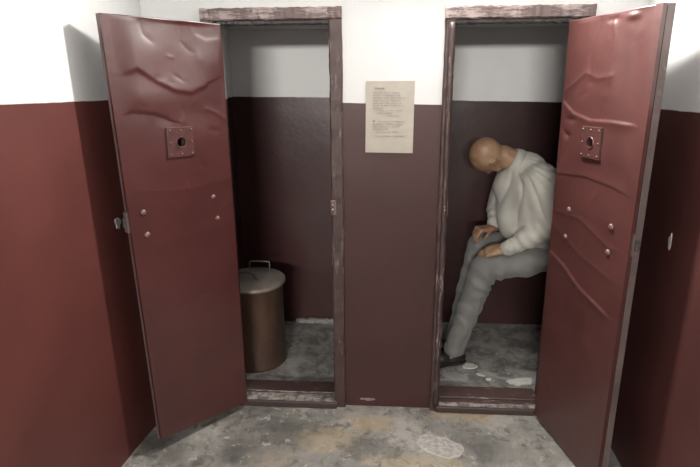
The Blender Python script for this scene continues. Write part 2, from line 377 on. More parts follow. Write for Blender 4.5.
# ------------------------------------------------------------------ door leaves
def cr(pts, amp, sig, sharp=True, oneside=0):
    return (np.array(pts, float), amp, sig, sharp, oneside)
def seg_dist(P, A, B):
    d = B - A; t = np.clip(((P - A) @ d) / (d @ d), 0, 1); c = A + t[:, None] * d
    r = P - c; side = np.sign(d[0] * (P[:, 1] - A[1]) - d[1] * (P[:, 0] - A[0]))
    return np.sqrt((r ** 2).sum(1)), side
def door(name, label, tl, tr, bl, br, side, creases, bumps, plate_uv, bolts, latch_t, msheet, seed, th=.036, wob=.0035):
    """tl/bl free edge, tr/br hinge edge. side=+1: sheet faces left-hand normal"""
    tl, tr, bl, br = map(Vector, (tl, tr, bl, br))
    base = Vector((br.x, br.y, 0)); root = empty(name, base); struct(root, label)
    tl, tr, bl, br = tl - base, tr - base, bl - base, br - base
    W = (tr - tl).length; H = (tl - bl).length
    nrm = (tr - tl).cross(bl - tl).normalized() * side
    if nrm.dot(Vector((0, -2.49, 1.5)) - base) < 0: nrm = -nrm
    NU, NV = 110, 400
    us = np.linspace(0, 1, NU + 1); vs = np.linspace(0, 1, NV + 1)
    UU, VV = np.meshgrid(us, vs)
    P = np.stack([UU.ravel() * W, VV.ravel() * H], 1)
    disp = np.zeros(len(P)); rn = np.random.RandomState(seed)
    for k in range(14):
        fx, fy = rn.uniform(2, 13), rn.uniform(1.5, 9); disp += wob / 3.2 * np.sin(P[:, 0] * fx + rn.uniform(0, 6)) * np.sin(P[:, 1] * fy + rn.uniform(0, 6))
    top = np.exp(-P[:, 1] / .75)
    for (pts, amp, sig, sharp, ones) in creases:
        q = pts * np.array([W, H]); D = np.full(len(P), 9.); S = np.zeros(len(P))
        for a, b_ in zip(q[:-1], q[1:]):
            d, s = seg_dist(P, a, b_); mk = d < D; D[mk] = d[mk]; S[mk] = s[mk]
        f = np.exp(-D / sig) if sharp else np.exp(-(D / sig) ** 2)
        if ones:
            f = np.where(S * ones > 0, np.exp(-(D / (sig * 2.2)) ** 1.3), np.exp(-(D / (sig * .45)) ** 2))
        disp += amp * f
    for k in range(46):                       # small knocks and dimples, more of them high up
        cu, cv = rn.uniform(.06, .98) * W, rn.beta(1.1, 2.2) * H; q = rn.uniform(.008, .030); ang = rn.uniform(0, 3.14)
        a_, b2 = (P[:, 0] - cu) * math.cos(ang) + (P[:, 1] - cv) * math.sin(ang), -(P[:, 0] - cu) * math.sin(ang) + (P[:, 1] - cv) * math.cos(ang)
        disp += rn.choice([-1, 1]) * q * .055 * np.exp(-(a_ / q) ** 2 - (b2 / (q * rn.uniform(.25, .7))) ** 2)
    for (u, v, su, sv, amp) in bumps:
        disp += amp * np.exp(-((P[:, 0] - u * W) / su) ** 2 - ((P[:, 1] - v * H) / sv) ** 2)
    edge = np.minimum(np.minimum(P[:, 0], W - P[:, 0]), np.minimum(P[:, 1] * 1.0 + .004, H - P[:, 1])); disp *= np.clip(edge / .02, .25, 1); tt = np.clip((P[:, 0] - .02) / .09, 0, 1); disp *= np.maximum(tt * tt * (3 - 2 * tt), .02)
    # sheet edge lifting along the top
    disp += .004 * np.exp(-P[:, 1] / .012) * (np.sin(P[:, 0] * 31 + seed) * .5 + .5)
    verts = []
    for (u, v, d) in zip(UU.ravel(), VV.ravel(), disp):
        p = (tl * (1 - u) + tr * u) * (1 - v) + (bl * (1 - u) + br * u) * v
        verts.append(p + nrm * (d + .0025))
    hole_u, hole_v = plate_uv
    faces = []
    for j in range(NV):
        for i in range(NU):
            a = j * (NU + 1) + i
            if math.hypot(((i + .5) / NU - hole_u) * W, ((j + .5) / NV - hole_v) * H) < .025: continue
            faces.append((a, a + 1, a + NU + 2, a + NU + 1))
    sh = mesh_obj('sheet_cladding', verts, faces, msheet, root, True)
    sm = sh.modifiers.new('thick', 'SOLIDIFY'); sm.thickness = .0025; sm.offset = 0
    # wooden core with real hole: built as slabs around the hole
    ud = (tr - tl).normalized(); vd = (bl - tl).normalized()
    def pt(u, v, d): return (tl * (1 - u) + tr * u) * (1 - v) + (bl * (1 - u) + br * u) * v + nrm * d
    bm = bmesh.new()
    hu, hv = .023 / W, .023 / H
    def slab(u0, u1, v0, v1):
        c = [bm.verts.new(pt(u, v, d)) for d in (-.004, -th) for (u, v) in ((u0, v0), (u1, v0), (u1, v1), (u0, v1))]
        for f in ((0, 1, 2, 3), (7, 6, 5, 4), (0, 4, 5, 1), (1, 5, 6, 2), (2, 6, 7, 3), (3, 7, 4, 0)): bm.faces.new([c[k] for k in f])
    slab(0, hole_u - hu, 0, 1); slab(hole_u + hu, 1, 0, 1); slab(hole_u - hu, hole_u + hu, 0, hole_v - hv); slab(hole_u - hu, hole_u + hu, hole_v + hv, 1)
    bm_obj('core', bm, M_edge, root)
    bm = bmesh.new(); slab(hole_u - hu * 1.5, hole_u + hu * 1.5, hole_v - hv * 1.5, hole_v + hv * 1.5)
    for v in bm.verts: v.co -= nrm * (th - .003)
    for v in bm.verts:
        pass
    bm_obj('peephole_cover', bm, M_dark, root)
    # edge strips of folded metal along the free edge
    bm = bmesh.new(); n = 90; rnd = random.Random(seed); rings = []
    for i in range(n + 1):
        v = i / n; j = rnd.uniform(-.0002, .0002)
        r = [pt(0, v, .0045 + j), pt(.030 / W, v, .0048 + j), pt(.030 / W, v, .0030), pt(0, v, -.010)]
        r[0] -= ud * (.0035 + j); r[3] -= ud * .0035
        rings.append([bm.verts.new(p) for p in r])
    for i in range(n):
        for k in range(4): bm.faces.new((rings[i][k], rings[i][(k + 1) % 4], rings[i + 1][(k + 1) % 4], rings[i + 1][k]))
    bm.faces.new(rings[0]); bm.faces.new(rings[-1])
    bm_obj('edge_strip', bm, msheet, root)
    bm = bmesh.new(); o_ = ud * -.0012
    c = [bm.verts.new(pt(0, v, d) + q) for v in (.004, .996) for (d, q) in ((-.011, o_), (-.0155, o_), (-.0155, ud * .004), (-.011, ud * .004))]
    for f_ in ((0, 1, 2, 3), (7, 6, 5, 4), (0, 4, 5, 1), (1, 5, 6, 2), (2, 6, 7, 3), (3, 7, 4, 0)): bm.faces.new([c[k] for k in f_])
    bm_obj('edge_seam', bm, M_dark, root)
    # local frame matrix at (u,v) on the sheet
    def local(u, v):
        i, j = int(round(u * NU)), int(round(v * NV)); k = j * (NU + 1) + i
        M = Matrix.Identity(4)
        a = -ud if False else ud
        y_ = nrm.cross(a).normalized()
        for r in range(3): M[r][0] = a[r]; M[r][1] = y_[r]; M[r][2] = nrm[r]
        M.translation = verts[k]; return M
    # peephole plate: square with a round hole
    bm = bmesh.new(); hw = .061; th_p = .007; rr = .019; seg = 32
    def ringpts(rad, z): return [bm.verts.new((rad * math.cos(2 * math.pi * k / seg + math.pi / 4), rad * math.sin(2 * math.pi * k / seg + math.pi / 4), z)) for k in range(seg)]
    def sqpts(h, z):
        out = []
        for k in range(seg):
            t = 2 * math.pi * k / seg + math.pi / 4; c, s = math.cos(t), math.sin(t); q = h / max(abs(c), abs(s)); out.append(bm.verts.new((q * c, q * s, z)))
        return out
    rings = [sqpts(hw, -.008), sqpts(hw, th_p - .0015), sqpts(hw - .0015, th_p), ringpts(rr + .006, th_p), ringpts(rr + .004, th_p + .003), ringpts(rr, th_p + .002), ringpts(rr, -.008)]
    for a, b_ in zip(rings[:-1], rings[1:]):
        for k in range(seg): bm.faces.new((a[k], a[(k + 1) % seg], b_[(k + 1) % seg], b_[k]))
    Mt = local(hole_u, hole_v); Mt.translation = pt(hole_u, hole_v, .008)
    bmesh.ops.transform(bm, matrix=Mt, verts=bm.verts)
    pl = bm_obj('peephole_plate', bm, M_plate, root); pl['label'] = 'square metal plate with a round peephole'
    for (a, b_) in [(sx * .049, sy * .049) for sx in (-1, 0, 1) for sy in (-1, 0, 1) if (sx, sy) != (0, 0)]:
        bm = bmesh.new(); lathe(bm, [(.0052, 0), (.0048, .0015), (.003, .0032), (.0005, .004)], 10)
        bmesh.ops.transform(bm, matrix=Mt @ Matrix.Translation((a, b_, th_p - .0003)), verts=bm.verts)
        bm_obj('rivet', bm, M_rivet, pl, True)
    for (u, v, s) in bolts:
        bm = bmesh.new(); lathe(bm, [(.0125 * s, -.004), (.0125 * s, .002), (.011 * s, .0055), (.007 * s, .008), (.001, .009)], 16)
        bmesh.ops.transform(bm, matrix=local(u, v), verts=bm.verts)
        bm_obj('bolt', bm, M_bolt, root, True)
    # latch tongue projecting from the free edge
    bm = bmesh.new(); add_box(bm, (-.022, -.020, -.026), (.004, .020, -.010), .003)
    M2 = local(0, latch_t); M2.translation = pt(0, latch_t, 0)
    bmesh.ops.transform(bm, matrix=M2, verts=bm.verts)
    lt = bm_obj('latch', bm, M_latch, root); lt['label'] = 'grey steel latch tongue on the free edge'
    bm = bmesh.new(); add_box(bm, (-.012, -.042, -.032), (.001, .042, -.004), .002)
    bmesh.ops.transform(bm, matrix=M2, verts=bm.verts); bm_obj('latch_plate', bm, M_edge, lt)
    # hinges
    for hv_ in (.14, .82):
        bm = bmesh.new(); p = pt(1, hv_, -th * .6) + ud * .004
        add_tube(bm, [p + Vector((0, 0, -.05)), p + Vector((0, 0, .05))], .008, 12)
        bm_obj('hinge', bm, M_edge, root, True)
    return root

# left leaf: creases in (u from free edge, v from top)
crL = [
 cr([(.02, .118), (.10, .112), (.22, .100), (.36, .125), (.52, .145), (.66, .150), (.80, .135)], .0050, .026, True, -1),
 cr([(.70, .004), (.74, .030), (.84, .042), (.97, .036)], .0016, .026, True, 1),
 cr([(.62, .01), (.62, .045), (.68, .062)], -.0022, .014),
 cr([(.28, .01), (.30, .035), (.36, .048)], -.0016, .014),
 cr([(.0, .205), (.15, .195), (.30, .200), (.42, .210)], -.006, .016, True, 1),
 cr([(.80, .19), (.90, .20), (.99, .215)], .003, .012),
 cr([(.30, .665), (.55, .64), (.85, .63)], .0022, .020),
 cr([(.05, .50), (.4, .49), (.9, .47)], .0016, .03, False),
 cr([(.02, .36), (.5, .375), (.97, .36)], .0015, .02),
]
bpL = [(.30, .07, .10, .09, .006), (.85, .085, .09, .07, .005), (.25, .165, .14, .07, .008), (.72, .20, .1, .06, -.005), (.06, .11, .03, .02, -.004), (.5, .8, .2, .2, .003)]
door('door_1', 'left cell door, dented dark red sheet metal with square peephole plate, standing open',
     (-1.038, -.440, 1.885), (-.717, -.050, 1.870), (-1.018, -.415, .070), (-.716, -.050, .035), 1,
     crL, bpL, (.515, .262), [(.12, .413, 1), (.13, .465, 1), (.795, .400, .9), (.815, .455, .9)], .432, M_sheetL, 3)
crR = [
 cr([(.0, .213), (.12, .208), (.35, .206), (.60, .208), (.82, .196), (.98, .172)], .0065, .010, True, 1),
 cr([(.98, .150), (.70, .110), (.55, .122), (.40, .118)], .0045, .012),
 cr([(.64, .125), (.66, .07), (.58, .01)], -.004, .014),
 cr([(.45, .01), (.40, .05), (.42, .13)], .0035, .014),
 cr([(.98, .335), (.60, .325), (.25, .330), (.02, .34)], .0035, .010, True, 1),
 cr([(.97, .425), (.6, .42), (.2, .455), (.02, .45)], .0028, .012),
 cr([(.98, .530), (.75, .545), (.50, .575), (.25, .590), (.02, .605)], .0065, .011, True, -1),
 cr([(.97, .46), (.55, .50), (.1, .52)], .0030, .014),
 cr([(.9, .72), (.4, .70), (.1, .68)], .0018, .03, False),
 cr([(.97, .23), (.86, .255), (.90, .29)], -.004, .010),
]
bpR = [(.72, .06, .09, .09, .006), (.15, .10, .07, .12, -.005), (.25, .012, .03, .012, .007), (.45, .012, .03, .012, -.006), (.5, .27, .2, .07, .004), (.4, .40, .2, .06, .003), (.85, .21, .03, .012, -.006), (.88, .245, .025, .012, -.005)]
door('door_2', 'right cell door, crumpled bright red sheet metal with square peephole plate, standing wide open',
     (.864, -.54, 1.882), (.726, -.050, 1.864), (.876, -.54, .012), (.750, -.050, .020), 1,
     crR, bpR, (.545, .252), [(.755, .410, 1), (.200, .410, 1), (.760, .475, .9), (.205, .465, 1)], .432, M_sheetR, 11, .045, .0025)

# scars in the side walls where the latches strike
def chip(name, o, plane_pt, ydir, zdir, nrm, rx, rz, seed, mt, th=.003):
    rnd = random.Random(seed); bm = bmesh.new(); n = 14; ring = []; ring2 = []
    for k in range(n):
        t = 2 * math.pi * k / n; q = rnd.uniform(.65, 1.15)
        p = Vector(plane_pt) + Vector(ydir) * rx * q * math.cos(t) + Vector(zdir) * rz * q * math.sin(t)
        ring.append(bm.verts.new(p - Vector(nrm) * .004)); ring2.append(bm.verts.new(p + Vector(nrm) * th))
    bm.faces.new(ring); bm.faces.new(ring2)
    for k in range(n): bm.faces.new((ring[k], ring[(k + 1) % n], ring2[(k + 1) % n], ring2[k]))
    return bm_obj(name, bm, mt, o)
wl = bpy.data.objects['wall_left']; wr = bpy.data.objects['wall_right']
chip('bare_plaster', wl, (-1.130, -.335, 1.073), (-.16, -.987, 0), (0, 0, 1), (.987, -.16, 0), .018, .026, 1, plain('shade_darkened_plaster', (.20, .19, .18), .9))  # bare plaster, its colour darkened to paint in the shadow behind the door
chip('bare_plaster', wr, (1.0415, -.475, 1.068), (0, 1, 0), (0, 0, 1), (-1, 0, 0), .010, .034, 2, M_plaster)
chip('bare_plaster', wf, (-.085, 0, .040), (1, 0, 0), (0, 0, 1), (0, -1, 0), .045, .010, 4, plain('scuffed_paint', (.30, .20, .19), .7, 0, 50, .6), .0008)

# ------------------------------------------------------------------ loose flakes on the cell floor
def flake(name, label, cx, cy, rx, ry, ang, seed, cut=False):
    rnd = random.Random(seed); bm = bmesh.new(); n = 26; lo = []; hi = []
    for k in range(n):
        t = 2 * math.pi * k / n; q = 1 + rnd.uniform(-.13, .10)
        u, v = rx * q * math.cos(t), ry * q * math.sin(t)
        if cut and v > 0: v *= .35; 
        x = u * math.cos(ang) - v * math.sin(ang); y = u * math.sin(ang) + v * math.cos(ang)
        lo.append(bm.verts.new((x, y, 0))); hi.append(bm.verts.new((x * .96, y * .96, .004)))
    bm.faces.new(lo); bm.faces.new(hi)
    for k in range(n): bm.faces.new((lo[k], lo[(k + 1) % n], hi[(k + 1) % n], hi[k]))
    return tag(bm_obj(name, bm, M_flake, None, False, (cx, cy, .0005)), label, 'plaster flake', 'white plaster flakes on the right cell floor')
flake('plaster_flake', 'largest white plaster flake on the cell floor, beside the right door', .750, .290, .078, .055, .25, 1, True)
flake('plaster_flake', 'oval white plaster flake on the cell floor near the black shoe', .492, .428, .044, .034, 0, 2)
flake('plaster_flake', 'small white plaster flake between the oval flake and the largest one', .578, .290, .016, .012, .3, 3)
flake('plaster_flake', 'thin crooked grey-white plaster flake just behind the smallest one', .540, .335, .026, .010, -.5, 6)

# ------------------------------------------------------------------ notice on the pier
M_paper = plain('yellowed_paper', (.335, .305, .262), .75, 0, 14, .10)
M_ink = plain('typewriter_ink', (.13, .108, .095), .8)
NX0, NX1, NZ0, NZ1 = -.105, .107, 1.323, 1.633
nt_root = empty('paper_notice', (0, 0, NZ0)); tag(nt_root, 'yellowed typewritten paper notice fixed to the wall between the two doorways', 'notice')
g = 12; vs = []; fs = []
for j in range(g + 1):
    for i in range(g + 1):
        u, v = i / g, j / g
        x = NX0 + (NX1 - NX0) * u + (.002 * v); zz = (NZ1 - NZ0) * v - .003 * (1 - v) * (u)
        vs.append((x, -.0018 - .0008 * math.sin(u * 3.1) * math.sin(v * 5), zz))
for j in range(g):
    for i in range(g):
        a = j * (g + 1) + i; fs.append((a, a + 1, a + g + 2, a + g + 1))
pp = mesh_obj('sheet', vs, fs, M_paper, nt_root, False)
s_ = pp.modifiers.new('t', 'SOLIDIFY'); s_.thickness = .0012; s_.offset = 1
bm = bmesh.new(); rnd = random.Random(21)
def glyph(x, z, h, wd):
    # rough typed strokes, below legibility as in the photograph
    k = rnd.randint(2, 3)
    for _ in range(k):
        t = rnd.random()
        if t < .5: xx = x + rnd.uniform(0, wd * .7); add_box(bm, (xx, -.0044, z), (xx + h * .16, -.0038, z + h))
        else: q = z + rnd.choice([0, .42, .84]) * h; add_box(bm, (x, -.0044, q), (x + wd * .8, -.0038, q + h * .16))
def typeline(x0, x1, z, words, h=.0050, wd=.0040):
    x = x0; wi = 0
    while x < x1 and wi < len(words):
        for _ in range(words[wi]):
            if x > x1: break
            glyph(x, z, h, wd); x += wd + .0007
        x += wd * 1.3; wi += 1
H0 = NZ1 - NZ0
typeline(-.065, -.01, H0 - .034, [7], .0062, .0055)
typeline(-.064, -.01, H0 - .0335, [7], .0062, .0055)
zl = [(.052, -.072, [9, 3, 2, 8]), (.063, -.072, [7, 2, 9, 4]), (.074, -.072, [8, 6, 5, 8]), (.085, -.072, [5, 9, 10]), (.096, -.072, [10, 5, 6, 2]), (.107, -.072, [6, 9, 8, 3]), (.118, -.072, [10]),
      (.128, -.06, [2, 6, 8, 6]), (.139, -.058, [1, 5, 7]), (.150, -.015, [7, 4]),
      (.176, -.045, [3, 8, 11]), (.187, -.072, [11, 8, 7]), (.198, -.072, [6, 9, 8]), (.209, -.072, [9, 5]), (.222, -.055, [3, 9, 7]), (.240, -.064, [6, 8, 12])]
for dz, x0, ws in zl: typeline(x0, .086, H0 - dz, ws)
add_box(bm, (-.070, -.0044, H0 - .174), (-.064, -.0038, H0 - .167))
tx = bm_obj('typed_text', bm, M_ink, nt_root); tx['label'] = 'faint dark typewritten lines'

# ------------------------------------------------------------------ slop bucket in the left cell
def rust_mat():
    M, nt, b = mat('rusty_steel'); co = coords(nt)
    n = noise(nt, co, 5, 6, .65, .3, (1, 1, .5)); n2 = noise(nt, co, 40, 5, .7)
    c = mix(nt, ramp(nt, n, .3, .7), (.165, .092, .060), (.08, .050, .040))
    c = mix(nt, mth(nt, 'MULTIPLY', ramp(nt, n2, .6, .7), .5), c, (.19, .155, .13))
    L(nt, c, b.inputs['Base Color']); b.inputs['Roughness'].default_value = .42; b.inputs['Metallic'].default_value = .45
    bump(nt, b, mth(nt, 'ADD', n, mth(nt, 'MULTIPLY', n2, .2)), .4, .004); return M
M_rust = rust_mat()
M_lid = plain('dull_lid_metal', (.33, .285, .25), .45, .4, 9, .35, .25)
BX, BY = -.780, .450
bk = empty('slop_bucket', (BX, BY, 0)); bk.scale = (1.03, 1.03, 1.03); tag(bk, 'large rusty lidded metal bucket standing on the left cell floor', 'bucket')
bm = bmesh.new(); lathe(bm, [(.166, .0), (.172, .004), (.172, .018), (.169, .024), (.169, .470), (.174, .478), (.174, .488), (.166, .490), (.160, .486), (.160, .02), (.01, .012)], 64, capb=True)
bm_obj('body', bm, M_rust, bk, True)
bm = bmesh.new(); add_tube(bm, [(.1705 * math.cos(-1.9), .1705 * math.sin(-1.9), z) for z in (.024, .25, .468)], .003, 8)
bm_obj('seam', bm, M_rust, bk, True)
bm = bmesh.new(); lathe(bm, [(.182, .484), (.185, .486), (.185, .500), (.181, .505), (.160, .507), (.150, .512), (.06, .517), (.004, .518)], 64)
ld = bm_obj('lid', bm, M_lid, bk, True)
def wire(pts, r, nm):
    # smooth the corners
    P = [Vector(p) for p in pts]
    for _ in range(2):
        Q = [P[0]]
        for a, b_ in zip(P[:-1], P[1:]): Q += [a * .78 + b_ * .22, a * .22 + b_ * .78]
        Q.append(P[-1]); P = Q
    bm = bmesh.new(); add_tube(bm, P, r, 10); return bm_obj(nm, bm, M_steel, ld, True)
h = wire([(-.035, .092, .512), (-.035, .092, .568), (-.030, .094, .575), (.078, .090, .575), (.082, .089, .568), (.082, .088, .508)], .0042, 'handle')
h['label'] = 'upright wire handle'
h = wire([(-.09, -.035, .512), (-.08, -.04, .548), (-.03, -.03, .552), (.015, -.035, .545), (.030, -.05, .524), (.050, -.056, .517)], .0045, 'handle')
h.data.materials.clear(); h.data.materials.append(M_latch)
h['label'] = 'bent wire handle lying low over the lid'

# ------------------------------------------------------------------ plank seat on the right wall of the right cell
SX, SY = 1.13, .55
bn = empty('plank_seat', (SX, SY, 0)); tag(bn, 'plain wooden plank seat under the seated person, behind the right door', 'seat')
M_plank = chipped_wood('grey_plank', (.10, .08, .065), (.18, .15, .12), .97, stretch=(1, .12, 1))
bm = bmesh.new(); add_box(bm, (-.19, -.38, .558), (.175, .38, .597), .004); bm_obj('seat_board', bm, M_plank, bn)
for sy in (-.33, .33):
    for sx in (-.05, .14):
        bm = bmesh.new(); add_box(bm, (sx - .022, sy - .022, 0), (sx + .022, sy + .022, .559), .003); bm_obj('leg', bm, M_plank, bn)

# ------------------------------------------------------------------ the seated person (distance fields -> surface nets)
def surface_nets(F, org, h):
    nx, ny, nz = F.shape; ins = F < 0
    cs = [(0, 0, 0), (1, 0, 0), (0, 1, 0), (1, 1, 0), (0, 0, 1), (1, 0, 1), (0, 1, 1), (1, 1, 1)]
    def sl(a, c): return a[c[0]:nx - 1 + c[0], c[1]:ny - 1 + c[1], c[2]:nz - 1 + c[2]]
    cnt = sum(sl(ins, c).astype(np.int8) for c in cs); act = (cnt > 0) & (cnt < 8)
    idx = np.argwhere(act); num = len(idx); vid = np.full(act.shape, -1, np.int64); vid[act] = np.arange(num)
    val = [F[idx[:, 0] + c[0], idx[:, 1] + c[1], idx[:, 2] + c[2]] for c in cs]
    acc = np.zeros((num, 3)); k = np.zeros(num)
    for a in range(8):
        for b_ in range(a + 1, 8):
            if sum(abs(cs[a][i] - cs[b_][i]) for i in range(3)) != 1: continue
            fa, fb = val[a], val[b_]; mk = (fa < 0) != (fb < 0); t = np.zeros(num); t[mk] = fa[mk] / (fa[mk] - fb[mk])
            p = np.array(cs[a])[None] + t[:, None] * (np.array(cs[b_]) - np.array(cs[a]))[None]
            acc[mk] += p[mk]; k[mk] += 1
    V = (idx + acc / k[:, None]) * h + org
    faces = []
    for ax in range(3):
        u, v = (ax + 1) % 3, (ax + 2) % 3
        A = [slice(1, -1)] * 3; A[ax] = slice(0, -1); B = list(A); B[ax] = slice(1, None)
        a_, b_ = ins[tuple(A)], ins[tuple(B)]
        e = np.argwhere(a_ != b_); sg = a_[tuple(e.T)]
        off = np.ones(3, int); off[ax] = 0; e = e + off
        du = np.zeros(3, int); du[u] = 1; dv = np.zeros(3, int); dv[v] = 1
        q = [vid[tuple((e - d).T)] for d in (0 * du, du, du + dv, dv)]
        q = np.stack(q, 1); q[~sg] = q[~sg][:, ::-1]; faces.append(q)
    return V, np.concatenate(faces)
class Field:
    def __init__(s, lo, hi, h):
        s.h = h; s.lo = np.array(lo, float); s.n = (np.ceil((np.array(hi) - s.lo) / h)).astype(int) + 1
        s.F = np.full(tuple(s.n), .2, np.float32)
    def region(s, lo, hi):
        a = np.maximum(((np.array(lo) - s.lo) / s.h).astype(int), 0); b = np.minimum(((np.array(hi) - s.lo) / s.h).astype(int) + 2, s.n)
        ax = [s.lo[i] + s.h * np.arange(a[i], b[i]) for i in range(3)]
        return tuple(slice(a[i], b[i]) for i in range(3)), np.meshgrid(*ax, indexing='ij')
    def merge(s, S, d, k):
        f = s.F[S]
        if k > 0:
            hh = np.clip(.5 + .5 * (f - d) / k, 0, 1); s.F[S] = (f * (1 - hh) + d * hh - k * hh * (1 - hh)).astype(np.float32)
        else: s.F[S] = np.minimum(f, d)
    def cap(s, A, B, ra, rb, k=.02, flat=None):
        """tapered capsule; flat=(axis vector, factor) squashes it along a direction"""
        A = np.array(A, float); B = np.array(B, float); m_ = max(ra, rb) * (1.0) + k + .03
        S, (X, Y, Z) = s.region(np.minimum(A, B) - m_, np.maximum(A, B) + m_)
        d = B - A; L2 = max(d @ d, 1e-9); px, py, pz = X - A[0], Y - A[1], Z - A[2]
        t = np.clip((px * d[0] + py * d[1] + pz * d[2]) / L2, 0, 1)
        qx, qy, qz = px - t * d[0], py - t * d[1], pz - t * d[2]
        if flat:
            n_ = np.array(flat[0], float); n_ /= np.linalg.norm(n_); c = qx * n_[0] + qy * n_[1] + qz * n_[2]
            g_ = (1 / flat[1] - 1); qx = qx + c * n_[0] * g_; qy = qy + c * n_[1] * g_; qz = qz + c * n_[2] * g_
        D = np.sqrt(qx * qx + qy * qy + qz * qz) - (ra + (rb - ra) * t)
        if flat: D = D * max(flat[1], .5)
        s.merge(S, D, k)
    def ell(s, C, r, M3=None, k=.02, sub=False):
        C = np.array(C, float); r = np.array(r, float); mm = r.max() + k + .03
        S, (X, Y, Z) = s.region(C - mm, C + mm); P = np.stack([X - C[0], Y - C[1], Z - C[2]], -1)
        if M3 is not None: P = P @ np.array(M3, float)      # columns = local axes
        q = np.sqrt(((P / r) ** 2).sum(-1)); q2 = np.sqrt(((P / r ** 2) ** 2).sum(-1)) + 1e-9
        D = q * (q - 1) / q2
        if sub:
            f = s.F[S]; hh = np.clip(.5 - .5 * (f + D) / k, 0, 1); s.F[S] = (f * (1 - hh) - D * hh + k * hh * (1 - hh)).astype(np.float32)
        else: s.merge(S, D, k)
    def cutz(s, z0, below=True):
        zz = s.lo[2] + s.h * np.arange(s.n[2]); d = (z0 - zz) if below else (zz - z0)
        s.F = np.maximum(s.F, d[None, None, :].astype(np.float32))
    def flat_under(s, xr, z0):
        xx = s.lo[0] + s.h * np.arange(s.n[0]); m_ = (xx > xr[0]) & (xx < xr[1])
        zz = s.lo[2] + s.h * np.arange(s.n[2]); d = (z0 - zz).astype(np.float32)
        s.F[m_] = np.maximum(s.F[m_], d[None, None, :])
    def build(s, name, material, parent, origin, fold=None, smooth_it=2):
        s.F[0], s.F[-1] = .2, .2; s.F[:, 0], s.F[:, -1] = .2, .2; s.F[:, :, 0], s.F[:, :, -1] = .2, .2
        V, Q = surface_nets(s.F, s.lo, s.h)
        if fold is not None:
            a, b_, c, d = (V[Q[:, i]] for i in range(4)); fn = np.cross(c - a, d - b_)
            nn = np.zeros_like(V)
            for i in range(4): np.add.at(nn, Q[:, i], fn)
            nn /= np.linalg.norm(nn, axis=1)[:, None] + 1e-9
            V = V + nn * fold(V, nn)[:, None]
        me = bpy.data.meshes.new(name)
        V2 = V - np.array(origin)
        me.vertices.add(len(V2)); me.vertices.foreach_set('co', V2.ravel())
        me.loops.add(Q.size); me.loops.foreach_set('vertex_index', Q.ravel().astype(np.int32))
        me.polygons.add(len(Q)); me.polygons.foreach_set('loop_start', np.arange(0, Q.size, 4, dtype=np.int32))
        me.update(calc_edges=True); me.validate()
        me.polygons.foreach_set('use_smooth', [True] * len(me.polygons))
        me.materials.append(material)
        o = bpy.data.objects.new(name, me); COL.objects.link(o); o.parent = parent
        if smooth_it:
            q = o.modifiers.new('relax', 'SMOOTH'); q.factor = .5; q.iterations = smooth_it
        return o
V3 = lambda *a: np.array(a, float)
nrmz = lambda v: v / np.linalg.norm(v)

PO = (.80, .53, 0)
pr_ = empty('person', PO)
tag(pr_, 'bald person in pale shirt and grey trousers, seated in the right cell, head bowed', 'person')
def skin_mat():
    M, nt, b = mat('skin'); co = coords(nt); n = noise(nt, co, 11, 5, .6); n2 = noise(nt, co, 60, 3)
    c = mix(nt, ramp(nt, n, .35, .65), (.33, .215, .125), (.23, .12, .078))
    L(nt, c, b.inputs['Base Color']); b.inputs['Roughness'].default_value = .5
    b.inputs['Subsurface Weight'].default_value = .06; b.inputs['Subsurface Scale'].default_value = .01
    bump(nt, b, n2, .15, .001); return M
M_skin = skin_mat()

# joints
neckb = V3(.705, .53, 1.185); skb = V3(.625, .53, 1.225); headc = V3(.545, .53, 1.232)
nsh, nel, nwr = V3(.780, .385, 1.120), V3(.850, .355, .885), V3(.640, .395, .742)
fsh, fel, fwr = V3(.700, .690, 1.085), V3(.655, .705, .885), V3(.610, .620, .800)
nhip, nkn, nan = V3(.985, .445, .712), V3(.538, .430, .612), V3(.402, .462, .100)
fhip, fkn, fan = V3(.985, .640, .712), V3(.545, .660, .675), V3(.425, .615, .100)
pel = V3(1.0, .545, .716)

B = Field((.15, .25, -.01), (1.25, .85, 1.42), .0055)
# hidden trunk and limbs, slimmer than the clothes
for dy in (-.06, .06):
    B.cap(pel + V3(0, dy, .01), V3(.83, .54 + dy, .95), .095, .095, .04)
    B.cap(V3(.83, .54 + dy, .95), V3(.765, .54 + dy, 1.09), .095, .085, .04)
B.cap(nsh, fsh, .055, .055, .04)
for a, b_, c in ((nsh, nel, nwr), (fsh, fel, fwr)):
    B.cap(a, b_, .048, .036, .02); B.cap(b_, c, .036, .024, .012)
for a, b_, c in ((nhip, nkn, nan), (fhip, fkn, fan)):
    B.cap(a, b_, .068, .048, .03); B.cap(b_, b_ * .6 + c * .4, .048, .050, .02); B.cap(b_ * .6 + c * .4, c, .046, .030, .02)
    B.cap(c - V3(0, 0, .04), c + V3(-.10, -.02, -.06), .026, .022, .02)
B.cap(V3(.745, .54, 1.13), neckb, .075, .062, .03)
B.cap(neckb, skb, .060, .056, .03)
